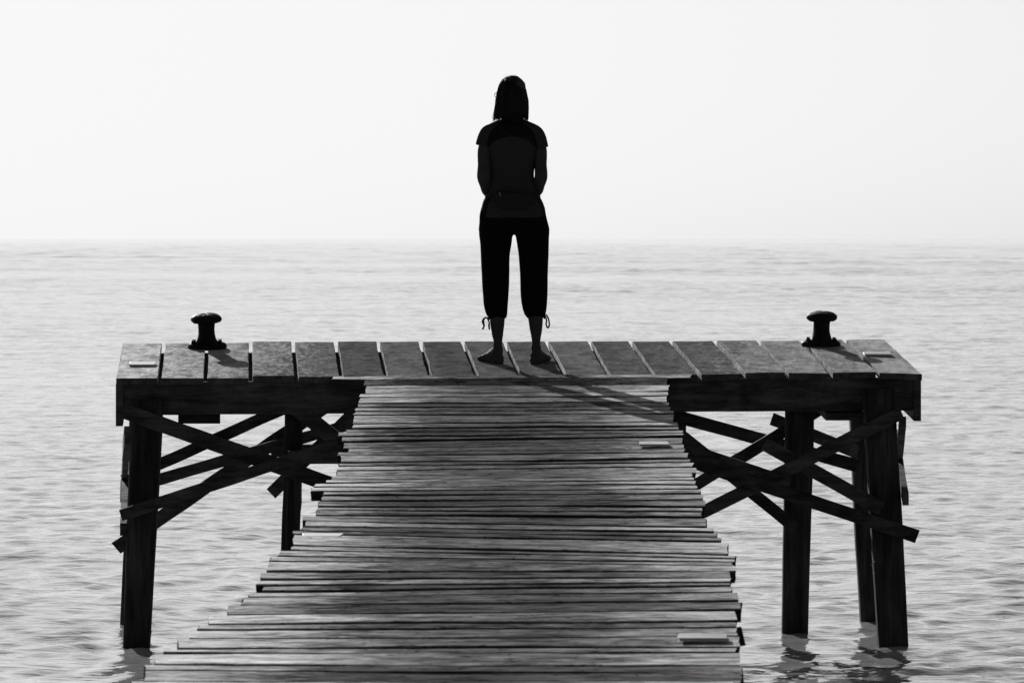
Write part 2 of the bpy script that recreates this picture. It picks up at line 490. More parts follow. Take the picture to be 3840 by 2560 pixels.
# stringers and bents under the planks
ctr = [(y, walkY(y)) for y in range(1423, 2570, 60)]
for side in (-1, 1):
    rings = []
    for y, Y in ctr + [(2620, Yl - 4.5)]:
        top = (P(1920, y, Y).z if Y > Yl - 1 else zl - .09) - .07
        xc = np.interp(Y, [14, 28], [-.2, .03]) + side * .62
        rings.append([Vector((xc - .04, Y, top)), Vector((xc + .04, Y, top)), Vector((xc + .04, Y, top - .16)), Vector((xc - .04, Y, top - .16))])
    mb = MB(); mb.rings(rings); mb.build('stringer', M['dark'], walk)
for Y in (24.3, 20.3, 16.2):
    xc = np.interp(Y, [14, 28], [-.2, .03])
    top = np.interp(Y, [14.3, 16.5, 19, 22.7, 25.7, 28], [1.0, 1.045, 1.08, 1.18, 1.316, 1.487]) - .24
    mb = MB(); mb.box((xc, Y, top - .075), .66, .06, .07); mb.build('crossbeam', M['dark'], walk)
    for side in (-1, 1):
        mb = MB(); mb.tube([(xc + side * .5, Y, -.8), (xc + side * .5, Y, top - .147)], .07, 10, round_ends=False); mb.build('support_pile', M['pile'], walk, True)
mb = MB()
q = [P(2750, 2358, 16.6), P(2781, 2352, 16.6), P(2797, 2418, 16.6), P(2752, 2428, 16.6)]
mb.add(q + [v + Vector((0, .05, 0)) for v in q], [(0, 1, 2, 3), (7, 6, 5, 4), (0, 4, 5, 1), (1, 5, 6, 2), (2, 6, 7, 3), (3, 7, 4, 0)])
mb.build('brace_end', M['dark'], walk)

# ------------------------------------------------------------------ the platform
plat = empty('jetty_platform', (0, 28.8, 0), 'wide timber jetty platform standing on dark cross-braced piles', 'jetty')
DEP = 1.6
gb = [614, 776, 940, 1099, 1259, 1417, 1577, 1735, 1892, 2050, 2210, 2364, 2516, 2680, 2843, 3005, 3165]
gf = [598, 771, 940, 1111, 1280, 1447, 1613, 1787, 1948, 2119, 2281, 2449, 2622, 2788, 2950, 3116, 3292]
backy = lambda x: float(np.interp(x, [460, 700, 930, 945, 1400, 1900, 2516, 2850, 3000, 3315], [1288, 1286, 1285, 1281.5, 1281, 1281, 1279, 1278, 1276, 1273]))
fronty = lambda x: float(np.interp(x, [437, 850, 930, 948, 1300, 2000, 2629, 2950, 3300, 3457], [1418, 1417, 1416, 1410, 1411, 1408, 1403, 1398, 1396, 1402]))
eb = [461] + gb + [3315]; ef = [437] + gf + [3457]
Yfront = lambda px: 28.02 + .055 * (px - 1920) * 28 / F
jit = [0, 0, 2, -3, 1, -2, 1, 0, -1, 1, -1, 0, 1, 0, -3, 2, -2, 0]
for i in range(18):
    g = 7.5
    lb, rb = eb[i] + (g if i else 0), eb[i + 1] - (g if i < 17 else 0)
    lf, rf = ef[i] + (g if i else 0), ef[i + 1] - (g if i < 17 else 0)
    ya, yb_ = jit[i] * .6, jit[i] * .8
    plank('board', P(lb, backy(lb) + ya, Yfront(lb) + DEP), P(rb, backy(rb) + ya, Yfront(rb) + DEP), P(lf, fronty(lf) + yb_, Yfront(lf)),
          P(rf, fronty(rf) + yb_, Yfront(rf)), .036, M['deck'], plat, along_lr=False, seed=500 + i, warp=.004, wav=.006, rag=.006, bev=.0025, n=16, edges=('deck_side', 'deck_edge'))


def deckz(x, Y):
    px = 1920 + x * F / Y
    yf, yb = Yfront(px), Yfront(px) + DEP
    zf, zb = P(px, fronty(px), yf).z, P(px, backy(px), yb).z
    return zf + (zb - zf) * (Y - yf) / DEP


def beam(name, tl, tr, br_, bl_, d, mat, parent, n=1, wob=0.0, label=None):
    """timber from its front face (four corners) and its depth"""
    rings = []
    o1 = rng.random() * 90
    for k in range(n + 1):
        s = k / n
        a = tl.lerp(tr, s); b = bl_.lerp(br_, s)
        L = (tr - tl).length
        a = a + Vector((0, 0, nz(o1 + s * L * 3) * wob)); b = b + Vector((0, 0, nz(o1 + 40 + s * L * 3) * wob))
        dd = Vector((0, d, 0))
        e = (b - a).normalized() * .004
        rings.append([a + e + Vector((0, 0, 0)), a + e * .3 + Vector((0, .004, 0)), a + dd, b + dd, b - e * .3 + Vector((0, .004, 0)), b - e])
    mb = MB(); mb.rings(rings)
    o = mb.build(name, mat, parent)
    if label: o['label'] = label
    return o


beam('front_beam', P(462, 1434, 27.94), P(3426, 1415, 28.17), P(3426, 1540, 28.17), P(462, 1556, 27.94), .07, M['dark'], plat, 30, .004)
bz = lambda x, Y: deckz(x, Y) - .048
beam('back_beam', Vector((-2.2, 29.42, bz(-2.2, 29.42))), Vector((2.1, 29.66, bz(2.1, 29.66))), Vector((2.1, 29.66, bz(2.1, 29.66) - .17)), Vector((-2.2, 29.42, bz(-2.2, 29.42) - .17)), .07, M['dark'], plat, 12, .003)
# side boards closing both ends
for (xa, xb, yt, yb, Ya, Yb, sh) in ((434, 461, 1442, 1597, 27.93, 29.42, -.085), (3427, 3454, 1424, 1578, 28.16, 29.66, -.085)):
    a0, a1 = P(xa, yt, Ya), P(xb, yt, Ya); b0, b1 = P(xa, yb, Ya), P(xb, yb, Ya)
    up = Vector((sh, Yb - Ya, (Yb - Ya) * .1))
    mb = MB(); mb.rings([[a0, a1, b1, b0], [a0 + up, a1 + up, b1 + up + Vector((0, 0, .0)), b0 + up]]); mb.build('side_board', M['dark'], plat)
# boards under the beam
for (xa, xb, yt, yb, Ya) in ((668, 826, 1557, 1588, 28.06), (3097, 3244, 1549, 1576, 28.12)):
    a0, a1 = P(xa, yt, Ya), P(xb, yt, Ya); b0, b1 = P(xa, yb, Ya), P(xb, yb, Ya)
    up = Vector((-.075, 1.25, .115))
    mb = MB(); mb.rings([[a0, a1, b1, b0], [a0 + up, a1 + up, b1 + up, b0 + up]]); mb.build('ledger_board', M['dark'], plat)


def pile(pts, Y, mat=None, seed=1, flat=.3):
    """squared log pile: (y, left, right) outline points in the photograph at distance Y (front face)"""
    pts = sorted(pts)
    ys = np.array([p[0] for p in pts], float); ls = np.array([p[1] for p in pts], float); rs = np.array([p[2] for p in pts], float)
    rings = []
    for y in np.linspace(ys[0], ys[-1], 34):
        l, r_ = np.interp(y, ys, ls), np.interp(y, ys, rs)
        a, b = P(l, y, Y), P(r_, y, Y)
        hw = (b.x - a.x) / 2; cx = (a.x + b.x) / 2; z = a.z
        ring = []
        for k in range(20):
            th = 2 * math.pi * k / 20
            c, s = math.cos(th), math.sin(th)
            e = .42
            rr = hw * (1 + .035 * nz(seed * 9 + c * .6, s * .6, z * 3))
            ring.append(Vector((cx + rr * math.copysign(abs(c) ** e, c), Y + hw + rr * math.copysign(abs(s) ** e, s), z)))
        rings.append(ring)
    mb = MB(); mb.rings(rings)
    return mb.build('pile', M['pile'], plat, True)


pile([(1500, 488, 605), (1595, 488, 605), (1973, 474, 586), (2413, 459, 560), (2900, 440, 545)], 27.86, seed=1)
pile([(1545, 483, 590), (1600, 482, 588), (1973, 464, 574), (2331, 447, 556), (2800, 430, 540)], 29.55, seed=2)
pile([(1545, 1066, 1134), (1720, 1066, 1134), (1842, 1061, 1130), (1880, 1060, 1133), (1900, 1058, 1127), (2068, 1052, 1122), (2800, 1040, 1110)], 28.95, seed=3)
pile([(1530, 2947, 3056), (1700, 2945, 3054), (2050, 2937, 3041), (2369, 2933, 3034), (2900, 2925, 3025)], 28.78, seed=4)
pile([(1458, 3236, 3358), (2022, 3271, 3391), (2412, 3296, 3409), (2900, 3320, 3425)], 28.0, seed=5)
pile([(1545, 3187, 3310), (1576, 3189, 3312), (2022, 3209, 3334), (2328, 3229, 3352), (2800, 3250, 3370)], 29.6, seed=6)
pile([(1545, 2480, 2575), (2400, 2475, 2560), (2800, 2470, 2555)], 29.55, seed=7)


def brace(p1, p2, wpx, Y1, Y2=None, d=.04, n=16, wob=.003, rag=.006):
    """plank nailed across the piles: centre line in the photograph, width in pixels"""
    Y2 = Y2 or Y1
    a, b = P(p1[0], p1[1], Y1), P(p2[0], p2[1], Y2)
    ax = (b - a).normalized()
    up = Vector((-ax.z, 0, ax.x)).normalized()
    if up.z < 0: up = -up
    hw = wpx * (Y1 + Y2) / 2 / F / 2
    o1 = rng.random() * 90; L = (b - a).length
    rings = []
    dd = Vector((0, d, 0))
    for k in range(n + 1):
        s = k / n
        c = a.lerp(b, s)
        t = c + up * (hw + nz(o1 + s * L * 4) * wob); u = c - up * (hw + nz(o1 + 33 + s * L * 4) * wob)
        if k in (0, n): t = t + ax * rng.uniform(-rag, rag); u = u + ax * rng.uniform(-rag, rag)
        rings.append([t + Vector((0, .003, 0)), t - up * .003, u + up * .003, u + Vector((0, .003, 0)), u + dd, t + dd])
    mb = MB(); mb.rings(rings)
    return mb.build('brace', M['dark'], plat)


# left bay
brace((462, 1540), (1242, 1818), 58, 27.80)
brace((455, 1931), (1400, 1620), 43, 27.75)
brace((462, 1800), (1075, 1527), 44, 29.5)
brace((462, 1836), (1330, 1586), 43, 29.35)
brace((435, 2055), (1240, 1510), 52, 29.45, wob=.008)
brace((1060, 1490), (1420, 1775), 58, 28.9)
brace((1018, 1848), (1340, 1535), 48, 29.2)
beam('cap_beam', P(1016, 1669, 29.3), P(2560, 1650, 29.3), P(2560, 1696, 29.3), P(1016, 1714, 29.3), .1, M['dark'], plat, 8, .003)
beam('cap_beam', P(1080, 1690, 28.85), P(2480, 1670, 28.85), P(2480, 1722, 28.85), P(1080, 1741, 28.85), .08, M['dark'], plat, 8, .003)
# right bay
brace((3384, 1546), (2560, 1958), 48, 27.92)
brace((2500, 1699), (3439, 2011), 50, 27.87)
brace((2500, 1664), (2960, 1818), 58, 28.72)
brace((2480, 1545), (3215, 1746), 48, 29.5)
brace((2540, 1860), (3092, 1526), 44, 28.95)
brace((2500, 1587), (2980, 1976), 46, 28.7)
brace((2868, 1664), (3309, 1909), 52, 27.96)
brace((2895, 1570), (3215, 1697), 46, 29.0, 29.5)


# braces on the two ends, running away from the camera
def side_brace(x0, x1, ytop, ybot, Ya, xe0, xe1, yetop, yebot, Yb, wob=.006):
    rings = []
    o1 = rng.random() * 90
    for k in range(13):
        s = k / 12
        def mix(p, q): return p.lerp(q, s)
        tl = mix(P(x0, ytop, Ya), P(xe0, yetop, Yb)); tr = mix(P(x1, ytop, Ya), P(xe1, yetop, Yb))
        bl_ = mix(P(x0, ybot, Ya), P(xe0, yebot, Yb)); br_ = mix(P(x1, ybot, Ya), P(xe1, yebot, Yb))
        d = Vector((nz(o1 + s * 3) * wob, 0, 0)); e = Vector((0, 0, nz(o1 + 20 + s * 3) * wob))
        rings.append([tl + d + e, tr + d + e, br_ + d - e, bl_ + d - e])
    mb = MB(); mb.rings(rings); mb.build('brace', M['dark'], plat)


side_brace(449, 474, 1961, 2007, 27.9, 462, 486, 1700, 1742, 29.8)
side_brace(465, 489, 1597, 1664, 27.9, 452, 472, 1835, 1880, 29.8, .012)
side_brace(3385, 3408, 1849, 1893, 27.9, 3345, 3366, 1610, 1650, 29.8)
side_brace(3372, 3398, 1560, 1600, 27.9, 3350, 3372, 1800, 1850, 29.8)

# ------------------------------------------------------------------ bollards
def lathe(prof, c, n=28, wob=0.0, sx=1.0, sy=1.0, seed=1):
    rings = []
    for r_, z in prof:
        rings.append([Vector((c[0] + sx * r_ * math.cos(a) * (1 + wob * nz(seed + 2 * math.cos(a), 2 * math.sin(a), z * 25)),
                              c[1] + sy * r_ * math.sin(a) * (1 + wob * nz(seed + 2 * math.cos(a), 2 * math.sin(a), z * 25)),
                              c[2] + z + wob * .12 * nz(seed + 3 + 3 * math.cos(a), 3 * math.sin(a)))) for a in [2 * math.pi * k / n for k in range(n)]])
    return rings


def bollard(px, Y, label, tilt, seed, s=1.0):
    x = (px - 1920) * Y / F
    z = deckz(x, Y)
    o = empty('mooring_bollard', (x, Y, z), label, 'bollard', 'iron bollards on the platform')
    c = (x, Y, z)
    prof = [(.100, -.004), (.113, 0), (.116, .010), (.112, .022), (.104, .028)]
    mb = MB(); mb.rings(lathe(prof, c, 30, .09, 1, .72, seed)); mb.build('base_plate', M['iron'], o, True)
    prof = [(.080, .024), (.070, .032), (.060, .045), (.053, .062), (.049, .085), (.0475, .11), (.049, .14), (.052, .158)]
    mb = MB(); mb.rings(lathe(prof, c, 26, .10, seed=seed + 5)); mb.build('post', M['iron'], o, True)
    prof = [(.050, .150), (.066, .149), (.080, .152), (.089, .160), (.092, .171), (.088, .182), (.076, .192), (.055, .199), (.03, .2025), (.004, .203)]
    mb = MB(); mb.rings(lathe(prof, (x, Y, z + .0), 32, .07, seed=seed + 9)); cap = mb.build('cap', M['iron'], o, True)
    for dx, dy in ((-.078, -.02), (.078, -.02), (-.076, .03), (.076, .03)):
        mb = MB()
        mb.rings([[Vector((x + dx + r_ * math.cos(a), Y + dy + r_ * math.sin(a), z + zz)) for a in [k * math.pi / 3 for k in range(6)]] for r_, zz in ((.014, .022), (.014, .034), (.0105, .034), (.0105, .046), (.008, .049))])
        mb.build('bolt', M['iron'], o)
    o.rotation_euler = (R(5.5), R(tilt), 0)
    return o


bollard(776, 29.28, 'black iron bollard straddling the gap between two boards near the left end', -1.0, 3)
bollard(3080, 29.42, 'black iron bollard on one board near the right end of the platform', .5, 12)


# ------------------------------------------------------------------ battens
def batten(x0, x1, yt, yb, Y, label, tl=0, th=.010, dd=.12, slope=.1):
    c = P((x0 + x1) / 2, yb, Y) + Vector((0, 0, .005))
    hx = (x1 - x0) * Y / F / 2
    slope = dd * slope + .002
    a = [Vector((c.x - hx, Y + dd, c.z + slope)), Vector((c.x + hx, Y + dd, c.z + slope + tl)), Vector((c.x - hx, Y, c.z)), Vector((c.x + hx, Y, c.z + tl))]
    o = plank('wood_batten', a[0] + Vector((0, 0, th)), a[1] + Vector((0, 0, th)), a[2] + Vector((0, 0, th)), a[3] + Vector((0, 0, th)), th, M['batten'], None, seed=int(x0), warp=.001, wav=.002, rag=.006, bev=.002, n=6)
    return tag(o, label, 'batten', 'pale battens nailed to the boards')


def on_deck(yb, px):
    lo, hi = Yfront(px), Yfront(px) + DEP
    s = (fronty(px) - yb) / (fronty(px) - backy(px))
    return lo + s * (hi - lo)


for x0, x1, yb, lab in ((482, 578, 1376, 'pale batten on the leftmost board of the platform'), (3244, 3342, 1337, 'pale batten on the rightmost board of the platform')):
    px = (x0 + x1) / 2
    Y = on_deck(yb, px)
    c = P(px, yb, Y)
    b_ = batten(x0, x1, 0, yb, Y, lab)
for x0, x1, yb, lab in ((2399, 2511, 1676, 'pale batten at the right edge of the walkway, nearer the platform'),
                        (1135, 1278, 2024, 'pale batten at the left edge of the walkway'),
                        (2547, 2732, 2409, 'large blurred pale batten nearest the viewer on the right of the walkway')):
    stp = float(np.interp(yb, sl[:, 0], sl[:, 1])) * (1 if x0 > 2000 else 0)
    Y = walkY(yb - stp / 2)
    b_ = batten(x0, x1, 0, yb, Y, lab, dd=.11, slope=.035 if yb > 1900 else .06)

# ------------------------------------------------------------------ cord on the right pile
mb = MB()
cp = [P(3245, 1556, 27.98), P(3246, 1578, 27.95), P(3252, 1700, 27.97), P(3262, 1850, 27.97), P(3268, 1960, 27.97), P(3274, 2108, 27.97), P(3283, 2260, 27.97), P(3292, 2426, 27.97), P(3294, 2460, 27.9)]
mb.tube(cp, .0009, 6, 4)
mb.tube([P(3274, 2112, 27.87), P(3280, 2106, 27.95), P(3269, 2110, 27.95), P(3266, 2118, 27.95), P(3272, 2122, 27.95), P(3276, 2114, 27.86)], .0018, 5, 4)
mb.tube([P(3275, 2116, 27.87), P(3275, 2138, 27.95), P(3281, 2150, 27.86)], .0014, 5, 4)
cord = mb.build('cord', M['cord'], None, True)
tag(cord, 'thin pale cord with a knot hanging down the right front pile', 'cord')


# ------------------------------------------------------------------ the woman
HY = 28.53
PY = 28.60
pz = deckz(0, HY)
person = empty('person', (0, PY, pz), 'barefoot woman with shoulder-length hair in dark tee and cropped trousers, seen from behind', 'person')
BX = lambda c: (c - 575) / 1709.0
Z5 = lambda c: 1.7058 - c / 1709.0
Z6 = lambda c: .8648 - c / 1709.0
O = Vector((0, PY, pz))


def V(x, y, z): return O + Vector((x, y, z))


def ering(z, l, r_, cy, b, n=40, e=1.0, bk=1.0):
    cx, a = (l + r_) / 2, (r_ - l) / 2
    out = []
    for k in range(n):
        th = 2 * math.pi * k / n; c, s = math.cos(th), math.sin(th)
        out.append(V(cx + a * math.copysign(abs(c) ** e, c), cy + b * (bk if s < 0 else 1) * math.copysign(abs(s) ** e, s), z))
    return out


def eloft(mb, rows, n=40, sub=4, e=1.0, cap=True):
    """rows of (z, left, right, cy, b) made smooth"""
    A = [np.array(r_, float) for r_ in rows]
    rings = []
    for t in np.linspace(0, len(A) - 1, (len(A) - 1) * sub + 1):
        q = cr(A, t)
        rings.append(ering(q[0], q[1], q[2], q[3], q[4], n, e))
    mb.rings(rings, cap)


def remesh(mb, name, mat, parent, voxel=.006, smooth=3):
    o = mb.build('tmp', mat, None, True)
    m = o.modifiers.new('r', 'REMESH'); m.mode = 'VOXEL'; m.voxel_size = voxel; m.use_smooth_shade = True
    s = o.modifiers.new('s', 'SMOOTH'); s.iterations = smooth; s.factor = .5
    dg = bpy.context.evaluated_depsgraph_get(); dg.update()
    me = bpy.data.meshes.new_from_object(o.evaluated_get(dg))
    bpy.data.objects.remove(o)
    me.name = name
    off = parent_loc(parent)
    for v in me.vertices: v.co -= off
    if not me.materials: me.materials.append(mat)
    ob = bpy.data.objects.new(name, me); col.objects.link(ob)
    if parent: ob.parent = parent
    return ob


# body -----------------------------------------------------------
mb = MB()
# torso and hips below the clothes
eloft(mb, [(.785, -.12, .13, .0, .07), (.80, -.17, .18, -.005, .10), (.90, -.15, .16, 0, .095), (1.0, -.105, .11, .01, .08), (1.15, -.11, .11, .01, .085),
           (1.28, -.135, .14, .0, .085), (1.34, -.13, .135, 0, .07), (1.375, -.08, .085, 0, .055)], 28)
mb.tube([V(0, 0, 1.33), V(0, .005, 1.40), V(0, .02, 1.46)], [.055, .05, .05], 16, 3)
# head, turned a little to the left
hr = []
hc = Vector((0, .02, 1.535))
turn = R(32)
def HD(x, y, z):
    """head space: y towards the face"""
    return O + hc + Vector((x * math.cos(turn) - y * math.sin(turn), x * math.sin(turn) + y * math.cos(turn), z))
for z, a, b, cy in ((-.115, .02, .02, .055), (-.108, .038, .04, .045), (-.085, .052, .062, .028), (-.05, .062, .078, .015), (0, .070, .090, .005), (.04, .073, .096, 0), (.07, .068, .09, -.002), (.095, .05, .068, 0), (.108, .02, .03, 0)):
    hr.append([HD(a * math.cos(t), cy + b * math.sin(t), z) for t in [2 * math.pi * k / 24 for k in range(24)]])
mb.rings(hr)
mb.tube([HD(0, .088, .012), HD(0, .104, -.018), HD(0, .096, -.034)], [.008, .011, .012], 10, 3)       # nose
mb.tube([HD(-.02, .084, -.062), HD(0, .090, -.061), HD(.02, .084, -.062)], .006, 8, 2)                 # lips
mb.tube([HD(-.018, .083, -.070), HD(0, .088, -.071), HD(.018, .083, -.070)], .006, 8, 2)
for s in (-1, 1):
    mb.tube([HD(s * .031, .083, .006)], .001, 4) if False else None
    mb.tube([HD(s * .074, -.005, .02), HD(s * .079, -.012, 0), HD(s * .074, -.004, -.03)], [.012, .012, .008], 8, 2)
    mb.tube([HD(s * .02, .085, .024), HD(s * .035, .083, .029), HD(s * .05, .072, .024)], .006, 8, 2)   # brow
# arms with the hands held together in front
def hand(wrist, d, up, side):
    """palm, four fingers and a thumb; d = finger direction, up = back of the hand"""
    d = d.normalized(); up = (up - d * up.dot(d)).normalized(); sd = d.cross(up) * side
    for k, off in enumerate((-.026, -.009, .009, .025)):
        mb.tube([wrist + sd * off * .55, wrist + d * .045 + sd * off * .9, wrist + d * .085 + sd * off], [.014, .0125, .011], 8, 2)
        ln = (.066, .078, .073, .058)[k]
        p0 = wrist + d * .085 + sd * off
        p1 = p0 + d * ln * .45 - up * .006
        p2 = p1 + d * ln * .2 - up * ln * .25
        p3 = p2 - up * ln * .25 - d * ln * .08
        mb.tube([p0, p1, p2, p3], [.0095, .0088, .008, .0072], 8, 2)
    t0 = wrist + d * .025 - sd * .025
    mb.tube([t0, t0 + d * .03 - sd * .022 - up * .006, t0 + d * .058 - sd * .024 - up * .012], [.013, .011, .009], 8, 2)

for s, xs_, xe, xf, kr in ((-1, -.150, -.160, -.134, 1.06), (1, .158, .166, .140, .98)):
    sh = V(xs_ * .93, 0, 1.30); el = V(xe, -.035, 1.072); mid = V(xf, .05, .985); wr = V(s * .062, .165, .945)
    mb.tube([sh, V(xe * .985, -.006, 1.22), V(xe * .985, -.014, 1.14), el, V((xe + xf) / 2, .005, 1.028), mid, wr], [.034, .0375 * kr, .0365 * kr, .0385 * kr, .037 * kr, .031 * kr, .023], 16, 4)
    hand(wr, V(-s * .02, .195, .90) - wr, Vector((s * .2, 1, .3)), s)
# legs and feet
for s, rows, ank, heel, toe in (
        (-1, [(c, l, r_) for c, l, r_ in ((150, 310, 540), (300, 292, 552), (500, 292, 535), (700, 300, 530), (900, 315, 520), (1000, 352, 510), (1040, 357, 505), (1100, 363, 500), (1150, 372, 493), (1200, 380, 488), (1250, 394, 480), (1290, 394, 476), (1330, 388, 484), (1370, 390, 488))], None, (446, 0), (270, .20)),
        (1, [(c, l, r_) for c, l, r_ in ((150, 650, 890), (300, 640, 915), (500, 662, 910), (700, 672, 905), (900, 690, 900), (1000, 725, 880), (1040, 733, 878), (1100, 742, 874), (1150, 750, 869), (1200, 761, 860), (1250, 768, 853), (1290, 765, 854), (1330, 757, 861), (1370, 762, 862))], None, (796, 0), (910, .205))):
    eloft(mb, [(Z6(c), BX(l), BX(r_), -.02 if c > 950 else -.01, (r_ - l) / 2 / 1709 * (1.12 if c < 1200 else 1.25)) for c, l, r_ in rows], 24, 3)
    hx, tx = BX(heel[0]), BX(toe[0])
    d = Vector((tx - hx, toe[1], .10 * toe[1] + .0)).normalized(); L = math.hypot(tx - hx, toe[1])
    sd = Vector((d.y, -d.x, 0)).normalized()
    base = V(hx, HY - PY + .02, .0)
    rings = []
    for q, wd, ht in ((-.028, .012, .02), (-.02, .024, .045), (0, .031, .075), (.03, .033, .10), (.06, .033, .092), (.09, .034, .078), (.12, .038, .062), (.15, .043, .048), (.175, .046, .036), (.195, .045, .026)):
        c = base + d * q
        ring = []
        for k in range(18):
            th = 2 * math.pi * k / 18
            zz = math.sin(th)
            ring.append(c + sd * wd * math.cos(th) * (1 if zz < .2 else 1 - .35 * (zz - .2)) + Vector((0, 0, ht * .5 + ht * .5 * zz if zz > -.55 else ht * .02)))
        rings.append(ring)
    mb.rings(rings)
    for k, (off, ln, r_) in enumerate(((-.032, .048, .0125), (-.012, .046, .009), (.004, .040, .0085), (.019, .033, .008), (.033, .024, .008))):
        o_ = -s * off * -1
        p0 = base + d * (.185 - abs(off) * .3) + sd * (-o_ if s > 0 else -o_) * 1 + Vector((0, 0, .014))
        p0 = base + d * (.185 - (k * .006)) + sd * (off * s) + Vector((0, 0, .014))
        mb.tube([p0, p0 + d * ln * .5 + Vector((0, 0, .004)), p0 + d * ln - Vector((0, 0, .003))], [r_, r_ * .95, r_ * .9], 8, 2)
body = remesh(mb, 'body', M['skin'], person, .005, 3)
for v in body.data.vertices:      # tendons, veins and ankle bones
    if v.co.z < .12:
        v.co += v.normal * (.0035 * nz(v.co.x * 45, v.co.y * 30, v.co.z * 45) + .0025 * nz(v.co.x * 110, v.co.y * 60, 4))

# trousers ---------------------------------------------------------
mb = MB()
eloft(mb, [(Z6(-60), -.175, .188, .0, .10), (Z6(20), -.186, .195, -.005, .112), (Z6(90), BX(255), BX(925), -.01, .118), (Z6(150), BX(249), BX(940), -.012, .118), (Z6(185), BX(256), BX(936), -.01, .110),
           (Z6(200), BX(320), BX(880), -.005, .07)], 44)
for s, rows in ((-1, ((140, 270, 585), (190, 252, 600), (212, 252, 592), (232, 254, 580), (300, 263, 572), (400, 268, 555), (500, 272, 551), (600, 278, 550), (700, 282, 548), (800, 290, 542), (900, 298, 535), (980, 318, 530), (1015, 338, 523), (1032, 350, 517))),
                (1, ((140, 620, 925), (190, 606, 940), (212, 606, 940), (232, 611, 938), (300, 622, 936), (400, 637, 934), (500, 645, 930), (600, 652, 926), (700, 655, 925), (800, 658, 923), (900, 670, 917), (980, 692, 906), (1012, 712, 888), (1028, 726, 880)))):
    eloft(mb, [(Z6(c), BX(l), BX(r_), -.008 if c < 500 else -.012, (r_ - l) / 2 / 1709 * 1.08) for c, l, r_ in rows], 30, 4)
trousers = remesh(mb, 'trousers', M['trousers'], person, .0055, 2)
# drawstrings at the hems
def zx(cx, cy_, y): return V(BX(cx), y, Z6(cy_))
mb = MB()
mb.tube([zx(352, 1035, -.03), zx(322, 1022, -.035), zx(300, 1036, -.036), zx(292, 1062, -.036), zx(298, 1085, -.036), zx(302, 1105, -.036), zx(290, 1132, -.036)], [.005, .005, .006, .008, .006, .005, .005], 6, 4)
mb.tube([zx(330, 1026, -.03), zx(346, 1052, -.036), zx(352, 1075, -.036), zx(350, 1100, -.036), zx(354, 1133, -.036)], [.004, .005, .0045, .0065, .005], 6, 4)
mb.build('drawstring', M['trousers'], person, True)
mb = MB()
mb.tube([zx(886, 1012, -.02), zx(905, 995, -.03), zx(925, 1020, -.032), zx(937, 1060, -.032), zx(938, 1100, -.032), zx(925, 1122, -.032), zx(914, 1105, -.032), zx(908, 1085, -.032), zx(912, 1050, -.032), zx(903, 1015, -.032)], [.0045]*10, 6, 4)
mb.tube([zx(884, 1005, -.02), zx(890, 1030, -.03), zx(899, 1015, -.03), zx(890, 1000, -.03)], .0045, 6, 3)
mb.build('drawstring', M['trousers'], person, True)

# shirt ------------------------------------------------------------
mb = MB()
eloft(mb, [(Z5(1486), BX(270), BX(900), -.008, .122), (Z5(1430), BX(272), BX(903), -.008, .122), (Z5(1360), BX(281), BX(887), -.006, .116), (Z5(1300), BX(302), BX(860), 0, .104),
           (Z5(1262), BX(330), BX(832), .004, .096), (Z5(1205), BX(352), BX(806), .006, .095), (Z5(1150), BX(352), BX(806), .008, .096), (Z5(1070), BX(352), BX(790), .01, .094), (Z5(960), BX(350), BX(802), .008, .096),
           (Z5(850), BX(342), BX(824), .004, .098), (Z5(740), BX(318), BX(842), 0, .096), (Z5(660), BX(305), BX(858), -.002, .09), (Z5(600), BX(318), BX(850), -.002, .078), (Z5(572), BX(348), BX(806), 0, .068), (Z5(554), BX(380), BX(766), 0, .060), (Z5(536), BX(425), BX(722), 0, .056), (Z5(518), BX(480), BX(672), .004, .052)], 48)
for s, pts in ((-1, ((450, 636, .034), (380, 634, .040), (338, 655, .043), (316, 700, .0445), (304, 745, .046), (296, 785, .0475))),
               (1, ((705, 640, .034), (770, 640, .040), (812, 662, .043), (836, 710, .044), (846, 760, .0455), (854, 806, .047)))):
    mb.tube([V(BX(a), -.004, Z5(b_)) for a, b_, _ in pts], [q for _, _, q in pts], 24, 4, round_ends=False)
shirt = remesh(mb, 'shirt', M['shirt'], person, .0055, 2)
# gentle folds, and the dark mesh panels over the shoulders and at the sides
me = shirt.data
me.materials.append(M['yoke'])
for v in me.vertices:
    x, y, z = v.co
    k = .0028 * nz(x * 16, y * 10, z * 7 + 3) + .0035 * max(0, 1 - abs(z - 1.0) / .12) * math.sin(z * 190 + x * 25 + 4 * nz(x * 9, z * 9))
    if abs(x) < .13: v.co.y += k if y < 0 else -k
for p in me.polygons:
    x, y, z = p.center
    c5x, c5y = x * 1709 + 575, (1.7058 - z) * 1709
    yoke_low = 700 + 115 * (abs(c5x - 575) / 240.0) ** 2.4
    side_l = 435 - (c5y - 570) * .33 if c5y < 820 else 330
    lim_l = np.interp(c5y, [545, 600, 660, 720, 780, 830], [480, 405, 355, 335, 327, 322])
    lim_r = np.interp(c5y, [545, 600, 660, 720, 780, 830], [660, 745, 790, 812, 826, 832])
    if c5y < yoke_low and lim_l < c5x < lim_r and c5y < 830: p.material_index = 1
    if c5y > 1270:
        ll = np.interp(c5y, [1270, 1350, 1480], [385, 345, 322]); rl = np.interp(c5y, [1270, 1350, 1480], [800, 850, 880])
        if c5x < ll or c5x > rl: p.material_index = 1
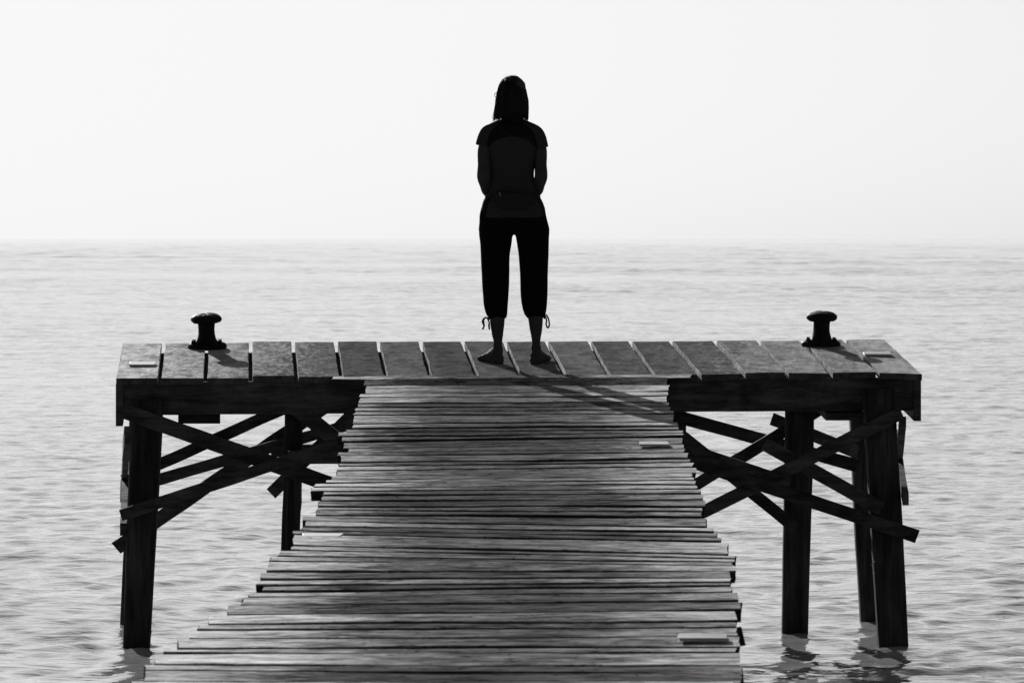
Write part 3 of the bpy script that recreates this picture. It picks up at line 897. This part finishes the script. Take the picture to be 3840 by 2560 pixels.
# seams
dg = bpy.context.evaluated_depsgraph_get(); dg.update()
bvh = BVHTree.FromPolygons([v.co[:] for v in me.vertices], [tuple(p.vertices) for p in me.polygons])
def seam(pts, rad=.0016, nm='seam', mat='seam'):
    out = []
    q = [Vector((BX(a), 0, Z5(b))) for a, b in pts]
    for t in np.linspace(0, len(q) - 1, (len(q) - 1) * 5 + 1):
        v = cr(q, t)
        hit = bvh.ray_cast(Vector((v.x, -1, v.z)), Vector((0, 1, 0)))
        if hit[0] is not None: out.append(hit[0] + O + Vector((0, -.0006, 0)))
    if len(out) > 2:
        mb_ = MB(); mb_.tube(out, rad, 5, round_ends=False)
        o = mb_.build(nm, M[mat], shirt, True)
        o.location = (0, 0, 0)
        return o
for pts in ([(480, 545), (405, 600), (355, 660), (335, 720), (327, 780), (322, 830)], [(660, 545), (745, 600), (790, 660), (812, 720), (828, 790), (832, 830)],
            [(435, 570), (470, 615), (510, 660), (572, 698)], [(348, 830), (365, 775), (420, 735), (500, 712), (572, 698), (650, 708), (730, 722), (790, 765), (822, 830)],
            [(345, 1350), (330, 1420), (322, 1484)], [(822, 1290), (860, 1360), (882, 1430)], [(290, 1472), (400, 1482), (590, 1492), (750, 1488), (890, 1430)],
            [(232, 768), (265, 785), (300, 800), (322, 812)], [(912, 785), (890, 800), (860, 822), (842, 832)]):
    seam(pts)

# waist pouch ------------------------------------------------------
mb = MB()
def pouch_ring(dx, dy, off):
    out = []
    q = [(405, 1248), (500, 1240), (590, 1238), (700, 1240), (770, 1246), (766, 1300), (748, 1370), (735, 1398), (680, 1403), (590, 1404), (500, 1402), (465, 1394), (440, 1350), (415, 1300)]
    cx, cy_ = 588, 1318
    for a, b in q:
        out.append(V(BX(cx + (a - cx) * dx), off + .012 * (abs(a - cx) / 180) ** 2, Z5(cy_ + (b - cy_) * dx)))
    return out
mb.rings([pouch_ring(1, 1, -.085), pouch_ring(1.0, 1, -.128), pouch_ring(.95, 1, -.145), pouch_ring(.8, 1, -.152), pouch_ring(.4, 1, -.155)])
pouch = mb.build('waist_pouch', M['pouch'], person, True)
mb = MB()
for z0, cy0, b0 in ((Z5(1268), .004, .106),):
    top = ering(z0 + .011, BX(318), BX(846), cy0, b0, 48); bot = ering(z0 - .011, BX(308), BX(856), cy0, b0 + .004, 48)
    ti = ering(z0 + .011, BX(330), BX(834), cy0, b0 - .01, 48); bi = ering(z0 - .011, BX(320), BX(844), cy0, b0 - .006, 48)
    n = 48
    vs = top + bot + ti + bi; fs = []
    for i in range(n):
        j = (i + 1) % n
        fs += [(i, j, n + j, n + i), (2 * n + j, 2 * n + i, 3 * n + i, 3 * n + j), (i, 2 * n + i, 2 * n + j, j), (n + i, n + j, 3 * n + j, 3 * n + i)]
    mb.add(vs, fs)
mb.build('strap', M['pouch'], pouch, True).location = (0, 0, 0)
mb = MB(); mb.tube([V(BX(452), -.155, Z5(1242)), V(BX(458), -.157, Z5(1256)), V(BX(460), -.157, Z5(1270))], [.003, .0045, .0035], 8, 2)
mb.build('zip_pull', M['metal'], pouch, True)

# hair --------------------------------------------------------------
mb = MB()
HO = ((95, 560, 600), (102, 525, 630), (120, 500, 652), (150, 474, 675), (200, 454, 697), (250, 441, 713), (300, 434, 723), (350, 429, 731), (400, 424, 733), (450, 418, 731), (480, 424, 724), (500, 440, 712), (518, 470, 684))
eloft(mb, [(Z5(c), BX(l), BX(r_), .005 + .012 * min(1, max(0, (c - 300) / 200)) * -1, min(.108, (r_ - l) / 2 / 1709 * 1.12)) for c, l, r_ in HO], 36, 3)
shell_v = len(mb.v)
rh = random.Random(11)
cs = np.array([h[0] for h in HO], float); lsv = np.array([h[1] for h in HO], float); rsv = np.array([h[2] for h in HO], float)
def hair_pt(th, c, push):
    l, r_ = np.interp(c, cs, lsv), np.interp(c, cs, rsv)
    if c > 440: l = np.interp(c, [440, 480, 500, 550], [418, 410, 407, 400]); r_ = np.interp(c, [440, 500, 550], [732, 728, 724])
    cx, a = (BX(l) + BX(r_)) / 2, (r_ - l) / 2 / 1709
    b = min(.108, a * 1.12); cy = .005 - .012 * min(1, max(0, (c - 300) / 200))
    return V(cx + (a + push) * math.cos(th), cy + (b + push) * math.sin(th), Z5(c))
for k in range(1300):
    th = rh.uniform(-math.pi * 1.02, .02) if k % 5 else rh.uniform(0, math.pi)
    c0 = rh.uniform(100, 330); c1 = rh.choice([rh.uniform(480, 560), rh.uniform(510, 548), rh.uniform(430, 530)])
    if math.cos(th) < -.6: c1 += rh.uniform(-25, 10)
    if k % 9 == 0: c1 -= rh.uniform(0, 60)
    push = rh.uniform(-.001, .003) if k % 6 or math.cos(th) > -.2 else rh.uniform(.002, .008); tw = rh.uniform(-.10, .10)
    flick = rh.uniform(-.002, .008) if math.cos(th) < -.3 else rh.uniform(-.006, .004)
    pts = []
    for q in np.linspace(0, 1, 7):
        c = c0 + (c1 - c0) * q
        pts.append(hair_pt(th + tw * q + .015 * math.sin(q * 9 + k), c, push + flick * q ** 3 + (rh.uniform(-.001, .001))))
    mb.tube(pts, [.0008, .0012, .0013, .0013, .0012, .001, .0004], 4, 1, round_ends=False)
for k in range(16):     # loose strands on the crown and by the face
    th = rh.uniform(math.pi * .8, math.pi * 1.3); c0 = rh.uniform(120, 260)
    pts = [hair_pt(th, c0 + 260 * q, .002 + .010 * math.sin(q * 3.1) * rh.uniform(.3, 1.1)) for q in np.linspace(0, 1, 7)]
    mb.tube(pts, .0006, 3, 1, round_ends=False)
for a, b, c, d in (((488, 97), (540, 84), (600, 88), (630, 104)), ((560, 96), (600, 90), (622, 98), (628, 108))):
    mb.tube([V(BX(q[0]), -.01, Z5(q[1])) for q in (a, b, c, d)], .0004, 3, 4, round_ends=False)
hair = mb.build('hair', M['hair'], person, True)

# glasses ------------------------------------------------------------
mb = MB()
for s in (-1, 1):
    c = Vector((s * .033, .104, .006))
    ring = [HD(c.x + .024 * math.cos(t), c.y - abs(c.x + .024 * math.cos(t)) ** 2 * 2.5, c.z + .018 * math.sin(t)) for t in [2 * math.pi * k / 20 for k in range(21)]]
    mb.tube(ring, .0016, 6, 1, round_ends=False)
    mb.tube([HD(s * .057, .097, .012), HD(s * .080, .07, .014), HD(s * .082, .0, .012)], .0018, 6, 2)
mb.tube([HD(-.010, .106, .010), HD(0, .109, .012), HD(.010, .106, .010)], .0015, 6, 2)
mb.build('glasses', M['metal'], person, True)
